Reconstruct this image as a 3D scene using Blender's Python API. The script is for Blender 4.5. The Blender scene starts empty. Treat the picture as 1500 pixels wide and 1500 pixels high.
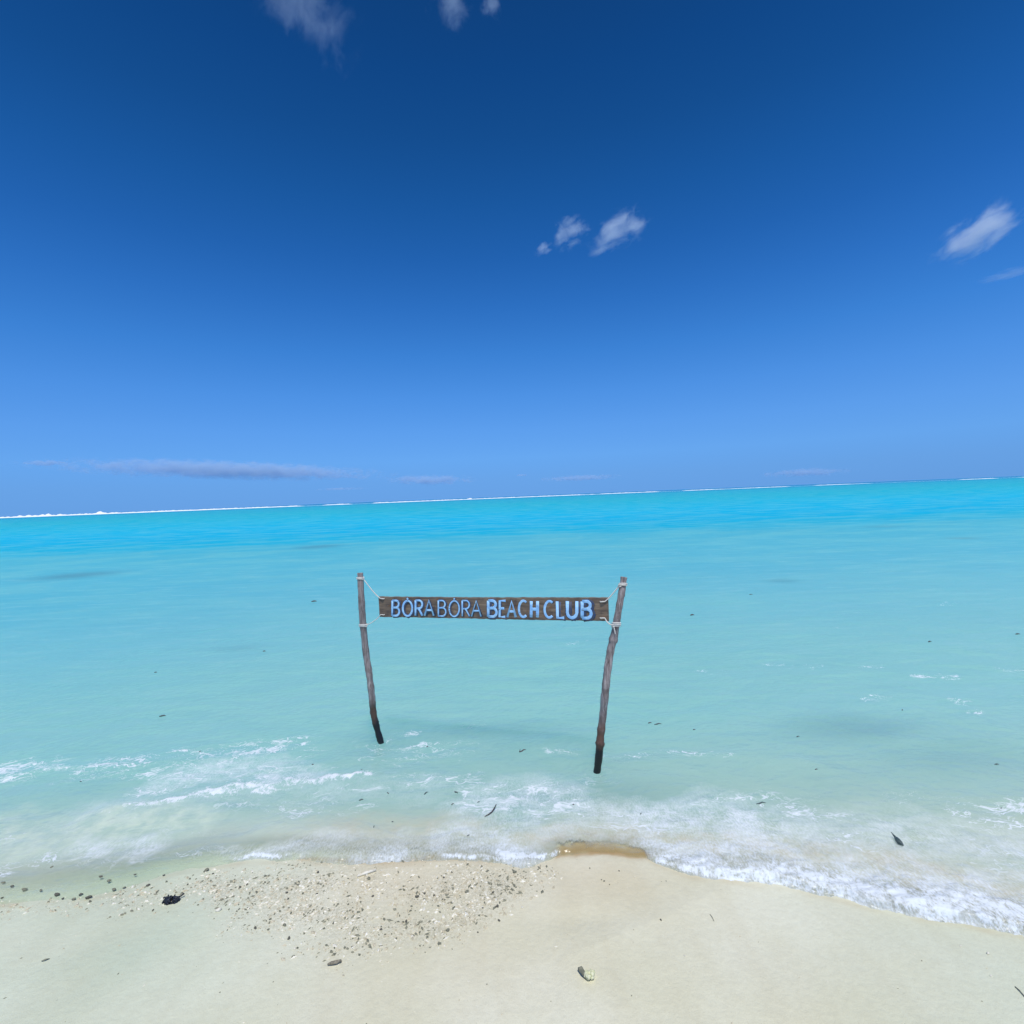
import bpy, bmesh, math, random
import numpy as np
from mathutils import Vector, Matrix, Euler

# ------------------------------------------------------------------ camera, sky, sun, exposure
scn = bpy.context.scene
col = scn.collection
R = math.radians
CAM_H = 1.75
cam_data = bpy.data.cameras.new('camera')
cam_data.sensor_width = 36.0
cam_data.lens = 18.0
cam_data.clip_start = 0.05
cam_data.clip_end = 60000.0
cam = bpy.data.objects.new('camera', cam_data)
cam_rot = Euler((R(90 - 1.76), 0, 0)).to_matrix() @ Matrix.Rotation(R(-2.29), 3, 'Z')
cam.matrix_world = Matrix.Translation((0, 0, CAM_H)) @ cam_rot.to_4x4()
col.objects.link(cam)
scn.camera = cam
scn.render.resolution_x = scn.render.resolution_y = 1024

SUN_EL, SUN_AZ = 67.0, 168.0          # behind the photographer, a little to the right
world = bpy.data.worlds.new('World')
scn.world = world
world.use_nodes = True
wn, wl = world.node_tree.nodes, world.node_tree.links
wn.clear()
sky = wn.new('ShaderNodeTexSky')
sky.sky_type = 'NISHITA'
sky.sun_disc = False
sky.sun_elevation = R(SUN_EL)
sky.sun_rotation = R(SUN_AZ)
sky.altitude = 2200
sky.air_density = 1.0
sky.dust_density = 0.0
sky.ozone_density = 4.0
# the sky is looked up a little above the sight line, so its pale horizon band stays thin
geo_n = wn.new('ShaderNodeTexCoord')
mad = wn.new('ShaderNodeVectorMath'); mad.operation = 'MULTIPLY_ADD'
mad.inputs[1].default_value = (1, 1, 0.86); mad.inputs[2].default_value = (0, 0, 0.14)
nrm = wn.new('ShaderNodeVectorMath'); nrm.operation = 'NORMALIZE'
wl.new(geo_n.outputs['Generated'], mad.inputs[0]); wl.new(mad.outputs[0], nrm.inputs[0]); wl.new(nrm.outputs[0], sky.inputs[0])
sep = wn.new('ShaderNodeSeparateXYZ'); wl.new(geo_n.outputs['Generated'], sep.inputs[0])
tint = wn.new('ShaderNodeValToRGB')
TINT = [(0.0, (0.60, 0.92, 1.24)), (0.036, (0.72, 1.11, 1.42)), (0.075, (0.82, 1.34, 1.69)), (0.128, (0.786, 1.398, 1.861)), (0.191, (0.649, 1.374, 1.951)),
        (0.264, (0.455, 1.253, 1.911)), (0.343, (0.307, 1.051, 1.751)), (0.415, (0.21, 0.886, 1.553)), (0.488, (0.148, 0.77, 1.355)),
        (0.566, (0.109, 0.632, 1.13)), (0.631, (0.084, 0.545, 1.018)), (0.70, (0.08, 0.47, 0.87)), (1.0, (0.08, 0.40, 0.78))]
tint.color_ramp.elements.remove(tint.color_ramp.elements[-1])
tint.color_ramp.elements[0].position = TINT[0][0]; tint.color_ramp.elements[0].color = (*TINT[0][1], 1)
for p_, c_ in TINT[1:]:
    e_ = tint.color_ramp.elements.new(p_); e_.color = (*c_, 1)
wl.new(sep.outputs['Z'], tint.inputs[0])
mul = wn.new('ShaderNodeMix'); mul.data_type = 'RGBA'; mul.blend_type = 'MULTIPLY'; mul.inputs[0].default_value = 1.0
wl.new(sky.outputs[0], mul.inputs[6]); wl.new(tint.outputs[0], mul.inputs[7])
bg = wn.new('ShaderNodeBackground')
bg.inputs['Strength'].default_value = 0.10
wo = wn.new('ShaderNodeOutputWorld')
wl.new(mul.outputs[2], bg.inputs['Color'])
wl.new(bg.outputs[0], wo.inputs['Surface'])

sun_d = bpy.data.lights.new('sun', 'SUN')
sun_d.energy = 3.4
sun_d.angle = R(0.53)
sun_d.color = (1.0, 0.97, 0.91)
sun = bpy.data.objects.new('sun', sun_d)
sdir = Vector((math.sin(R(SUN_AZ)) * math.cos(R(SUN_EL)), math.cos(R(SUN_AZ)) * math.cos(R(SUN_EL)), math.sin(R(SUN_EL))))
sun.rotation_euler = sdir.to_track_quat('Z', 'Y').to_euler()
col.objects.link(sun)

scn.view_settings.view_transform = 'Standard'
scn.view_settings.look = 'None'
scn.view_settings.exposure = 0.0
scn.view_settings.gamma = 1.0
scn.render.engine = 'CYCLES'
scn.cycles.volume_max_steps = 256
scn.cycles.volume_bounces = 3
scn.cycles.transparent_max_bounces = 12

# ------------------------------------------------------------------ helpers
rnd = random.Random(7)

def ray(px, py):
    """direction of the sight line through a point of the 1500 px photograph"""
    return cam_rot @ Vector(((px - 750) / 750.0, -(py - 750) / 750.0, -1.0))

def on_plane(px, py, z=0.0):
    d = ray(px, py)
    k = (z - CAM_H) / d.z
    return Vector((d.x * k, d.y * k, z))

def at_depth(px, py, y):
    d = ray(px, py)
    k = y / d.y
    return Vector((d.x * k, y, CAM_H + d.z * k))

def px_of_y(y):
    return 1312.5 / y

# vectorised value noise
_rs = np.random.RandomState(11)
_T = _rs.rand(256, 256)

def vnoise(x, y):
    xi = np.floor(x).astype(int); yi = np.floor(y).astype(int)
    fx = x - xi; fy = y - yi
    fx = fx * fx * fx * (fx * (fx * 6 - 15) + 10); fy = fy * fy * fy * (fy * (fy * 6 - 15) + 10)
    a = _T[xi & 255, yi & 255]; b = _T[(xi + 1) & 255, yi & 255]
    c = _T[xi & 255, (yi + 1) & 255]; d = _T[(xi + 1) & 255, (yi + 1) & 255]
    return (a * (1 - fx) + b * fx) * (1 - fy) + (c * (1 - fx) + d * fx) * fy

def fbm(x, y, o=4, g=0.5):
    s = 0; w = 1.0; t = 0
    ca, sa = math.cos(0.6), math.sin(0.6)
    for i in range(o):
        s = s + w * (vnoise(x + 17.3 * i, y + 5.1 * i) - 0.5); t += w; w *= g
        x, y = (x * ca - y * sa) * 2.03, (x * sa + y * ca) * 2.03
    return s / t * 2      # about -1..1

def sstep(a, b, x):
    t = np.clip((x - a) / (b - a), 0, 1)
    return t * t * (3 - 2 * t)

def stroke(X, Y, pts, r, soft=1.0, z=0.0):
    """1 on a polyline given in photo pixels, falling to 0 at r metres from it"""
    P = [on_plane(a, b, z) for a, b in pts]
    rs = r if isinstance(r, (list, tuple)) else [r] * len(P)
    best = np.zeros_like(X)
    for i in range(len(P) - 1):
        ax, ay, bx, by = P[i].x, P[i].y, P[i + 1].x, P[i + 1].y
        dx, dy = bx - ax, by - ay
        t = np.clip(((X - ax) * dx + (Y - ay) * dy) / (dx * dx + dy * dy + 1e-9), 0, 1)
        dist = np.hypot(X - ax - t * dx, Y - ay - t * dy)
        rr = rs[i] * (1 - t) + rs[i + 1] * t
        best = np.maximum(best, np.clip(1 - dist / rr, 0, 1) ** soft)
    return best

def blob(X, Y, px, py, rx, ry, z=0.0):
    c = on_plane(px, py, z)
    return np.exp(-(((X - c.x) / rx) ** 2 + ((Y - c.y) / ry) ** 2))

def tag(o, label=None, cat=None, group=None, kind=None):
    if label: o['label'] = label
    if cat: o['category'] = cat
    if group: o['group'] = group
    if kind: o['kind'] = kind
    return o

def link(name, me, mat=None, parent=None):
    o = bpy.data.objects.new(name, me)
    if mat is not None: me.materials.append(mat)
    col.objects.link(o)
    if parent is not None: o.parent = parent
    return o

def grid_mesh(name, X, Y, Z, attrs, mat):
    n, m = X.shape
    me = bpy.data.meshes.new(name)
    co = np.stack([X, Y, Z], -1).reshape(-1, 3).astype(np.float32)
    idx = np.arange(n * m).reshape(n, m)
    q = np.stack([idx[:-1, :-1], idx[:-1, 1:], idx[1:, 1:], idx[1:, :-1]], -1).reshape(-1, 4)
    me.vertices.add(len(co)); me.vertices.foreach_set('co', co.ravel())
    me.loops.add(q.size); me.loops.foreach_set('vertex_index', q.ravel().astype(np.int32))
    me.polygons.add(len(q))
    me.polygons.foreach_set('loop_start', (np.arange(len(q)) * 4).astype(np.int32))
    me.polygons.foreach_set('use_smooth', np.ones(len(q), bool))
    me.update(calc_edges=True)
    for k, a in attrs.items():
        at = me.attributes.new(k, 'FLOAT', 'POINT')
        at.data.foreach_set('value', a.ravel().astype(np.float32))
    return link(name, me, mat)

def mesh_from(name, verts, faces, smooth=True):
    me = bpy.data.meshes.new(name)
    me.from_pydata([tuple(v) for v in verts], [], faces)
    me.update()
    if smooth: me.polygons.foreach_set('use_smooth', [True] * len(me.polygons))
    return me

def tube(pts, rad, n=10, flat=None, seed=0, wob=0.0, cap=True):
    """verts, faces of a tube along pts; flat=(axis Vector, factor) squashes the section along an axis"""
    V, F = [], []
    pts = [Vector(p) for p in pts]
    rads = rad if isinstance(rad, (list, tuple)) else [rad] * len(pts)
    rr = random.Random(seed)
    prev = None
    for i, p in enumerate(pts):
        t = (pts[min(i + 1, len(pts) - 1)] - pts[max(i - 1, 0)]).normalized()
        if prev is None:
            a = Vector((0, 0, 1)) if abs(t.z) < 0.9 else Vector((0, 1, 0))
            u = t.cross(a).normalized()
        else:
            u = (prev - t * prev.dot(t)).normalized()
        prev = u
        w = t.cross(u)
        for k in range(n):
            an = 2 * math.pi * k / n
            r_ = rads[i] * (1 + wob * (rr.random() - 0.5))
            off = u * math.cos(an) * r_ + w * math.sin(an) * r_
            if flat: off = off - flat[0] * off.dot(flat[0]) * (1 - flat[1])
            V.append(p + off)
    for i in range(len(pts) - 1):
        for k in range(n):
            k2 = (k + 1) % n
            F.append((i * n + k, i * n + k2, (i + 1) * n + k2, (i + 1) * n + k))
    if cap:
        F.append(tuple(reversed(range(n))))
        F.append(tuple(range((len(pts) - 1) * n, len(pts) * n)))
    return V, F

def join(parts):
    V, F = [], []
    for v, f in parts:
        b = len(V)
        V += v; F += [tuple(i + b for i in q) for q in f]
    return V, F

def resample(P, n):
    """Catmull-Rom through P"""
    P = [Vector(p) for p in P]
    out = []
    for i in range(len(P) - 1):
        p0 = P[max(i - 1, 0)]; p1 = P[i]; p2 = P[i + 1]; p3 = P[min(i + 2, len(P) - 1)]
        for k in range(n):
            t = k / n
            out.append(0.5 * ((2 * p1) + (p2 - p0) * t + (2 * p0 - 5 * p1 + 4 * p2 - p3) * t * t + (3 * p1 - p0 - 3 * p2 + p3) * t ** 3))
    out.append(P[-1])
    return out

def lin(r, g, b, k=1.0):
    f = lambda c: (c / 255 / 12.92 if c / 255 <= 0.04045 else ((c / 255 + 0.055) / 1.055) ** 2.4) * k
    return (f(r), f(g), f(b), 1.0)

class NT:
    def __init__(s, name):
        s.m = bpy.data.materials.new(name); s.m.use_nodes = True
        s.t = s.m.node_tree; s.t.nodes.clear()
        s.out = s.t.nodes.new('ShaderNodeOutputMaterial')
    def n(s, typ, ins=None, **kw):
        nd = s.t.nodes.new('ShaderNode' + typ)
        for k, v in kw.items(): setattr(nd, k, v)
        for k, v in (ins or {}).items(): s.put(nd.inputs[k], v)
        return nd
    def put(s, sock, v):
        if isinstance(v, bpy.types.NodeSocket): s.t.links.new(v, sock)
        else: sock.default_value = v
    def math(s, op, a, b=None, c=None, clamp=False):
        nd = s.n('Math', operation=op); nd.use_clamp = clamp
        s.put(nd.inputs[0], a)
        if b is not None: s.put(nd.inputs[1], b)
        if c is not None: s.put(nd.inputs[2], c)
        return nd.outputs[0]
    def mix(s, f, a, b, blend='MIX'):
        nd = s.n('Mix', data_type='RGBA', blend_type=blend)
        s.put(nd.inputs[0], f); s.put(nd.inputs[6], a); s.put(nd.inputs[7], b)
        return nd.outputs[2]
    def attr(s, name): return s.n('Attribute', attribute_name=name).outputs['Fac']
    def coords(s, scale=(1, 1, 1), rot=(0, 0, 0), kind='Object'):
        tc = s.n('TexCoord').outputs[kind]
        return s.n('Mapping', {'Vector': tc, 'Scale': scale, 'Rotation': rot}).outputs[0]
    def noise(s, vec, scale, detail=4, rough=0.55, dist=0.0):
        return s.n('TexNoise', {'Vector': vec, 'Scale': scale, 'Detail': detail, 'Roughness': rough, 'Distortion': dist}).outputs['Fac']
    def ramp(s, fac, stops, interp='LINEAR'):
        nd = s.n('ValToRGB', {'Fac': fac}); cr = nd.color_ramp; cr.interpolation = interp
        while len(cr.elements) > 1: cr.elements.remove(cr.elements[-1])
        cr.elements[0].position = stops[0][0]; cr.elements[0].color = stops[0][1]
        for p, c in stops[1:]:
            e = cr.elements.new(p); e.color = c
        return nd.outputs[0]
    def rng(s, v, a, b, c=0.0, d=1.0, smooth=True):
        nd = s.n('MapRange', {'Value': v, 'From Min': a, 'From Max': b, 'To Min': c, 'To Max': d})
        nd.interpolation_type = 'SMOOTHSTEP' if smooth else 'LINEAR'
        return nd.outputs[0]
    def surf(s, sh): s.t.links.new(sh, s.out.inputs['Surface']); return s.m

# ------------------------------------------------------------------ shore line
WL_PX = [(-150, 1335), (0, 1322), (60, 1318), (120, 1314), (175, 1302), (225, 1286), (275, 1272), (320, 1266), (370, 1258), (450, 1259), (520, 1265), (600, 1262), (660, 1257),
         (720, 1262), (765, 1271), (800, 1263), (820, 1252), (880, 1249), (945, 1254), (970, 1267), (1010, 1280), (1080, 1288), (1150, 1296),
         (1230, 1314), (1290, 1330), (1340, 1341), (1400, 1347), (1450, 1358), (1500, 1367), (1620, 1395)]
_w = [on_plane(a, b, 0.006) for a, b in WL_PX]
WX = np.array([-60, -14, -6] + [p.x for p in _w] + [4.5, 9, 20, 60]); WY = np.array([4.6, 3.1, 2.6] + [p.y for p in _w] + [1.5, 0.9, 0.6, 2.0])

def shore_s(X, Y):
    """metres seaward of the water's edge"""
    return Y - np.interp(X, WX, WY)

def sand_z(X, Y):
    s = shore_s(X, Y)
    sl = -s                                   # landward
    z = np.where(s > 0, -0.075 * s - 0.012 * s * s, 0.06 * sl)
    z = np.where(sl > 3, 0.18 + 0.03 * (sl - 3) - 0.0004 * np.clip(sl - 3, 0, 30) ** 2, z)
    z = np.maximum(z, -3.2)
    near = np.exp(-((X / 9) ** 2 + (Y / 9) ** 2))
    z = z + 0.010 * fbm(X * 1.1 + 3, Y * 1.3, 3) * near
    z = z + 0.0035 * fbm(X * 7 + 3, Y * 4.2, 4) * near
    dry = sstep(0.0, 0.25, sl)
    z = z + near * dry * 0.0016 * fbm(X * 8, Y * 0.9, 3)
    # a shallow trodden dip and its ridge on the right of the rubble
    z = z + 0.003 * stroke(X, Y, [(1050, 1296), (960, 1345), (880, 1385), (840, 1400)], 0.10, 2, 0.03) * near
    z = z - 0.007 * blob(X, Y, 850, 1345, 0.16, 0.06, 0.03)
    return z

def sand_pt(px, py):
    z = 0.0
    for _ in range(8):
        p = on_plane(px, py, z)
        z = float(sand_z(np.array([p.x]), np.array([p.y]))[0])
    p.z = z
    return p

def geo(a, b, first, ratio):
    out = [a]; st = first
    while abs(out[-1] - a) < abs(b - a):
        out.append(out[-1] + math.copysign(st, b - a)); st *= ratio
    out[-1] = b
    return out[1:]

# rubble patch on the sand (shell and coral crumbs)
def rubble_field(X, Y):
    z = 0.02
    X = X + 0.10 * fbm(X * 4 + 5, Y * 4, 4, .6); Y = Y + 0.08 * fbm(X * 4, Y * 4 + 9, 4, .6)
    f = stroke(X, Y, [(290, 1292), (420, 1300), (560, 1305), (700, 1298), (780, 1288)], [0.14, 0.25, 0.30, 0.24, 0.14], 1.0, z)
    f = np.maximum(f, stroke(X, Y, [(380, 1335), (540, 1360), (620, 1352), (720, 1322)], [0.14, 0.22, 0.18, 0.17], 1.0, z))
    f = np.maximum(f, 0.55 * stroke(X, Y, [(0, 1308), (110, 1308), (200, 1304), (300, 1292)], 0.14, 0.7, z))
    return f * (0.35 + 1.0 * vnoise(X * 8, Y * 10))

# ------------------------------------------------------------------ sand
def sand_mat():
    t = NT('wet_sand')
    P = t.coords()
    big = t.noise(P, 1.1, 3, 0.5)
    Ps = t.coords(scale=(5.0, 0.9, 1), rot=(0, 0, R(-7)))
    streak = t.noise(Ps, 1.3, 3, 0.5, 0.4)
    fine = t.noise(P, 420, 2, 0.6)
    mid = t.noise(P, 38, 5, 0.6)
    base = t.mix(t.rng(big, 0.35, 0.65), lin(220, 217, 188), lin(231, 229, 206))
    base = t.mix(t.math('MULTIPLY', t.rng(streak, 0.40, 0.68), 0.14), base, lin(196, 184, 150))
    warm = t.attr('warm')
    base = t.mix(t.math('MULTIPLY', t.attr('green'), 0.68), base, lin(192, 210, 186))
    base = t.mix(t.math('MULTIPLY', warm, 0.38), base, lin(214, 190, 150))
    rub = t.attr('rubble')
    grain = t.noise(P, 95, 3, 0.7)
    g2 = t.rng(grain, 0.36, 0.62)
    base = t.mix(t.math('MULTIPLY', rub, 0.6, clamp=True), base, t.mix(g2, lin(170, 164, 138), lin(232, 228, 208)))
    base = t.mix(t.math('MULTIPLY', t.rng(mid, 0.3, 0.7), 0.10), base, lin(180, 168, 132))
    base = t.mix(t.math('MULTIPLY', t.rng(fine, 0.30, 0.48, 1, 0), 0.22), base, lin(150, 136, 104))
    wet = t.attr('wet')
    base = t.mix(wet, base, lin(178, 148, 100))
    b1 = t.n('Bump', {'Height': mid, 'Strength': 0.45, 'Distance': 0.008}).outputs[0]
    b2 = t.n('Bump', {'Height': fine, 'Strength': 0.35, 'Distance': 0.0012, 'Normal': b1}).outputs[0]
    b3 = t.n('Bump', {'Height': grain, 'Strength': t.math('MULTIPLY', rub, 0.6, clamp=True), 'Distance': 0.006, 'Normal': b2}).outputs[0]
    ro = t.rng(big, 0.35, 0.65, 0.42, 0.60)
    bs = t.n('BsdfPrincipled', {'Base Color': base, 'Roughness': ro, 'IOR': 1.36, 'Normal': b3})
    return t.surf(bs.outputs[0])

xs = np.array(sorted(geo(-3.3, -9000, 0.012, 1.13) + list(np.arange(-3.3, 3.3, 0.0085)) + geo(3.3, 9000, 0.012, 1.13)))
ys = np.array(sorted(geo(1.35, -400, 0.012, 1.2) + list(np.arange(1.35, 3.1, 0.0085)) + geo(3.1, 12000, 0.012, 1.13)))
X, Y = np.meshgrid(xs, ys)
S = shore_s(X, Y)
warm = np.clip(0.9 * blob(X, Y, 600, 1290, 0.5, 0.2) + 0.8 * blob(X, Y, 880, 1290, 0.35, 0.22) + 0.35 * blob(X, Y, 700, 1420, 0.5, 0.25), 0, 1)
wet = stroke(X, Y + 0.03 * fbm(X * 14, Y * 9, 4, .7), [(824, 1249), (860, 1245), (900, 1247), (944, 1251)], [0.06, 0.08, 0.08, 0.05], 0.35) * sstep(-0.03, 0.0, S + 0.012 * fbm(X * 30, Y * 30, 3))
wet = np.maximum(wet, 0.30 * np.exp(-((S + 0.012) / 0.022) ** 2) * vnoise(X * 12, Y * 12))
wet = np.maximum(wet, 0.6 * stroke(X, Y, [(440, 1257), (560, 1262), (660, 1254), (730, 1258)], [0.02, 0.03, 0.045, 0.03], 0.6))
rub = np.clip(rubble_field(X, Y), 0, 1)
sand = grid_mesh('sand_beach', X, Y, sand_z(X, Y), {'warm': warm, 'wet': wet, 'rubble': rub, 'green': np.clip(1 - sstep(-1.7, -0.5, X) + 0.6 * sstep(0.7, 1.7, X), 0, 1) * (0.8 + 0.4 * fbm(X * 1.5, Y * 2, 3))}, sand_mat())
tag(sand, kind='structure')

# ------------------------------------------------------------------ water
def water_mat():
    t = NT('lagoon_water')
    P = t.coords()
    q = t.attr('band')
    w = t.math('SUBTRACT', t.noise(t.coords(scale=(0.35, 1.0, 1)), 0.09, 3, 0.6), 0.5)
    w2 = t.math('SUBTRACT', t.noise(t.coords(scale=(0.35, 1.0, 1)), 0.9, 4, 0.6), 0.5)
    qq = t.math('ADD', q, t.math('ADD', t.math('MULTIPLY', w, 0.05), t.math('MULTIPLY', w2, 0.04)))
    def c(*a): return lin(*a, 0.80)
    st = [(0.000, c(20, 95, 170)), (0.060, c(0, 118, 172)), (0.085, c(0, 142, 180)), (0.14, c(0, 154, 182)), (0.19, c(0, 162, 202)), (0.22, c(0, 163, 210)),
          (0.26, c(0, 160, 207)), (0.285, c(18, 162, 199)), (0.318, c(66, 168, 190)), (0.43, c(90, 180, 196)), (0.52, c(116, 195, 198)),
          (0.63, c(140, 207, 197)), (0.72, c(150, 210, 200)), (0.79, c(162, 210, 196)), (0.85, c(176, 212, 194)), (0.92, c(206, 222, 194))]
    base = t.ramp(qq, st)
    fs = t.noise(t.coords(scale=(0.22, 1.0, 1), rot=(0, 0, R(2))), 5.0, 5, 0.65, 0.2)  # streaks that paint the ripples' bright and dark reflections into the colour
    base = t.mix(t.math('MULTIPLY', t.rng(fs, 0.50, 0.70), 0.22), base, t.mix(0.5, base, lin(176, 226, 216, 0.85)))
    base = t.mix(t.math('MULTIPLY', t.rng(fs, 0.48, 0.32), 0.20), base, t.mix(0.35, base, lin(60, 130, 160, 0.8)))
    dark = t.attr('patch')
    base = t.mix(dark, base, lin(70, 120, 135, 0.8))
    grn = t.noise(t.coords(scale=(0.5, 1.0, 1)), 0.7, 3, 0.5)
    base = t.mix(t.math('MULTIPLY', t.rng(grn, 0.4, 0.65), 0.25), base, t.mix(0.5, base, lin(140, 215, 190, 0.8)))
    base = t.mix(t.math('MULTIPLY', t.attr('shallow'), 0.85), base, t.mix(t.attr('left'), lin(214, 216, 190, 0.95), lin(212, 226, 204, 1.0)))
    churn = t.attr('churn')
    cn = t.noise(P, 9, 4, 0.6)
    base = t.mix(t.math('MULTIPLY', churn, t.rng(cn, 0.35, 0.65, 0.35, 1.0), clamp=True), base, t.mix(t.attr('left'), lin(214, 206, 170, 0.9), lin(206, 226, 200, 1.0)))
    # ---- foam, with crest glints painted in as white
    warp = t.n('TexNoise', {'Vector': P, 'Scale': 5.0, 'Detail': 3.0}).outputs['Color']
    wv = t.n('VectorMath', {0: warp, 1: (0.5, 0.5, 0.5)}, operation='SUBTRACT').outputs[0]
    wv = t.n('VectorMath', {0: wv, 'Scale': 0.22}, operation='SCALE').outputs[0]
    Pw = t.n('VectorMath', {0: P, 1: wv}, operation='ADD').outputs[0]
    Pl = t.n('Mapping', {'Vector': Pw, 'Scale': (0.5, 1.35, 1), 'Rotation': (0, 0, R(-12))}).outputs[0]
    v1 = t.math('MULTIPLY', t.math('ABSOLUTE', t.math('SUBTRACT', t.noise(Pl, 6.5, 4, 0.6, 0.5), 0.5)), 1.9)
    v2 = t.math('MULTIPLY', t.math('ABSOLUTE', t.math('SUBTRACT', t.noise(Pl, 17.0, 4, 0.6, 0.5), 0.5)), 1.9)
    lace_glints = t.attr('lace_glints'); dense = t.attr('dense'); fizz = t.attr('fizz')
    brk = t.noise(Pl, 7.0, 4, 0.65)
    wid = t.math('MULTIPLY', lace_glints, t.rng(brk, 0.40, 0.68, 0.0, 0.20))
    l1 = t.math('SUBTRACT', 1.0, t.math('DIVIDE', v1, t.math('ADD', wid, 0.0001)), clamp=True)
    l2 = t.math('SUBTRACT', 1.0, t.math('DIVIDE', v2, t.math('ADD', t.math('MULTIPLY', wid, 1.3), 0.0001)), clamp=True)
    L = t.math('MAXIMUM', t.math('POWER', l1, 0.7), t.math('MULTIPLY', l2, 0.6))
    L = t.math('MULTIPLY', L, t.rng(lace_glints, 0.02, 0.5, 0.0, 1.0))
    fn = t.noise(Pw, 26, 5, 0.7)
    fn2 = t.noise(t.coords(scale=(1.6, 0.7, 1)), 75, 4, 0.7)
    fnn = t.math('ADD', t.math('MULTIPLY', fn, 0.55), t.math('MULTIPLY', fn2, 0.45))
    thr = t.math('SUBTRACT', 0.76, t.math('MULTIPLY', dense, 0.56))
    D = t.rng(t.math('SUBTRACT', fnn, thr), -0.07, 0.13)
    D = t.math('MULTIPLY', D, t.rng(dense, 0.02, 0.2))
    cloudy = t.noise(Pw, 6.5, 4, 0.6)
    Fz = t.math('MULTIPLY', fizz, t.math('ADD', t.rng(fn2, 0.36, 0.64, 0.10, 0.62), t.rng(cloudy, 0.36, 0.64, -0.12, 0.42)), clamp=True)
    Fz = t.math('MINIMUM', Fz, 0.88)
    sp = t.math('MULTIPLY', t.rng(t.noise(P, 110, 2, 0.6), 0.62, 0.70), t.math('MULTIPLY', lace_glints, 0.5))
    foam = t.math('MAXIMUM', t.math('MAXIMUM', L, D), t.math('MAXIMUM', Fz, sp), clamp=True)
    # ---- ripples
    Pr = t.coords(scale=(0.55, 1.0, 1), rot=(0, 0, R(4)))
    r1 = t.noise(Pr, 2.6, 4, 0.58, 0.3); r2 = t.noise(Pr, 14, 4, 0.6, 0.3); r0 = t.noise(Pr, 0.35, 3, 0.5)
    b = t.n('Bump', {'Height': r0, 'Strength': 0.55, 'Distance': 0.20}).outputs[0]
    b = t.n('Bump', {'Height': r1, 'Strength': 1.0, 'Distance': 0.07, 'Normal': b}).outputs[0]
    b = t.n('Bump', {'Height': r2, 'Strength': 0.7, 'Distance': 0.012, 'Normal': b}).outputs[0]
    bf = t.n('Bump', {'Height': foam, 'Strength': 0.4, 'Distance': 0.006, 'Normal': b}).outputs[0]
    bf = t.n('Bump', {'Height': fn2, 'Strength': t.math('MULTIPLY', foam, 0.35), 'Distance': 0.004, 'Normal': bf}).outputs[0]
    body = t.n('BsdfPrincipled', {'Base Color': base, 'Roughness': 1.0, 'Specular IOR Level': 0.0, 'Normal': b,
                                  'Subsurface Weight': 1.0, 'Subsurface Radius': (0.9, 1.0, 1.0), 'Subsurface Scale': 6.0})
    clear = t.n('BsdfTransparent', {'Color': (0.95, 0.99, 0.97, 1)})
    op = t.attr('opac')
    m1 = t.n('MixShader', {0: op, 1: clear.outputs[0], 2: body.outputs[0]}).outputs[0]
    gl = t.n('BsdfGlossy', {'Roughness': 0.24, 'Normal': b, 'Color': (1, 1, 1, 1)})
    fr = t.n('Fresnel', {'IOR': 1.33, 'Normal': b}).outputs[0]
    frc = t.math('MINIMUM', fr, t.rng(q, 0.30, 0.62, 0.08, 0.22))
    m2 = t.n('MixShader', {0: frc, 1: m1, 2: gl.outputs[0]}).outputs[0]
    fo = t.n('BsdfPrincipled', {'Base Color': lin(230, 237, 240), 'Roughness': 0.8, 'Specular IOR Level': 0.2, 'Normal': bf})
    m3 = t.n('MixShader', {0: foam, 1: m2, 2: fo.outputs[0]}).outputs[0]
    return t.surf(m3)

us = list(np.linspace(-1.25, 1.25, 900))
us = np.array(sorted(geo(-1.25, -25, 0.004, 1.12) + us + geo(1.25, 25, 0.004, 1.12)))
yr = [1.0]
while yr[-1] < 1.9: yr.append(yr[-1] * 1.01)
while yr[-1] < 4.6: yr.append(yr[-1] * 1.0026)
while yr[-1] < 12000: yr.append(yr[-1] * 1.018)
yr = np.array(yr)
U, Yw = np.meshgrid(us, yr)
Xw = U * Yw
S = shore_s(Xw, Yw)
S = S + 0.02 * fbm(Xw * 9, Yw * 9, 4) * np.exp(-(S / 0.2) ** 2) + 0.008 * fbm(Xw * 45, Yw * 45, 3) * np.exp(-(S / 0.08) ** 2)
nearf = np.exp(-(Yw / 25) ** 2)
Zw = 0.012 * fbm(Xw * 0.7 + 9, Yw * 1.6, 4) * np.minimum(1, np.maximum(S, 0) / 0.8) * nearf
Zw += 0.004 * fbm(Xw * 3.2 + 9, Yw * 6.5, 3) * np.minimum(1, np.maximum(S, 0) / 0.5) * nearf
# breaking wavelet on the left and the swash lip
A_PX = [(150, 1202), (200, 1188), (260, 1180), (320, 1164), (400, 1156), (480, 1146), (540, 1136)]
Zw += 0.024 * stroke(Xw + 0.10 * fbm(Xw * 2.2 + 40, Yw * 2.6, 5, 0.62), Yw + 0.13 * fbm(Xw * 3.0 + 70, Yw * 2.2 + 9, 5, 0.66), A_PX, 0.20, 1.5)
Zw += 0.016 * stroke(Xw, Yw, [(0, 1140), (80, 1128), (250, 1120), (420, 1105)], 0.18, 1.6)
Zw += 0.010 * stroke(Xw, Yw, [(880, 1112), (1050, 1108), (1200, 1122)], 0.14, 1.6)
_px = 750 + Xw / Yw * 750
lip = (0.010 + 0.014 * sstep(950, 1100, _px)) * sstep(250, 420, _px) * (1 - 0.85 * sstep(815, 840, _px) * (1 - sstep(930, 960, _px))) + 0.002
Zw += lip * sstep(0.0, 0.03, S) * (1 - 0.6 * sstep(0.05, 0.6, S)) * (0.85 + 0.3 * vnoise(Xw * 34, Yw * 34))
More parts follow.
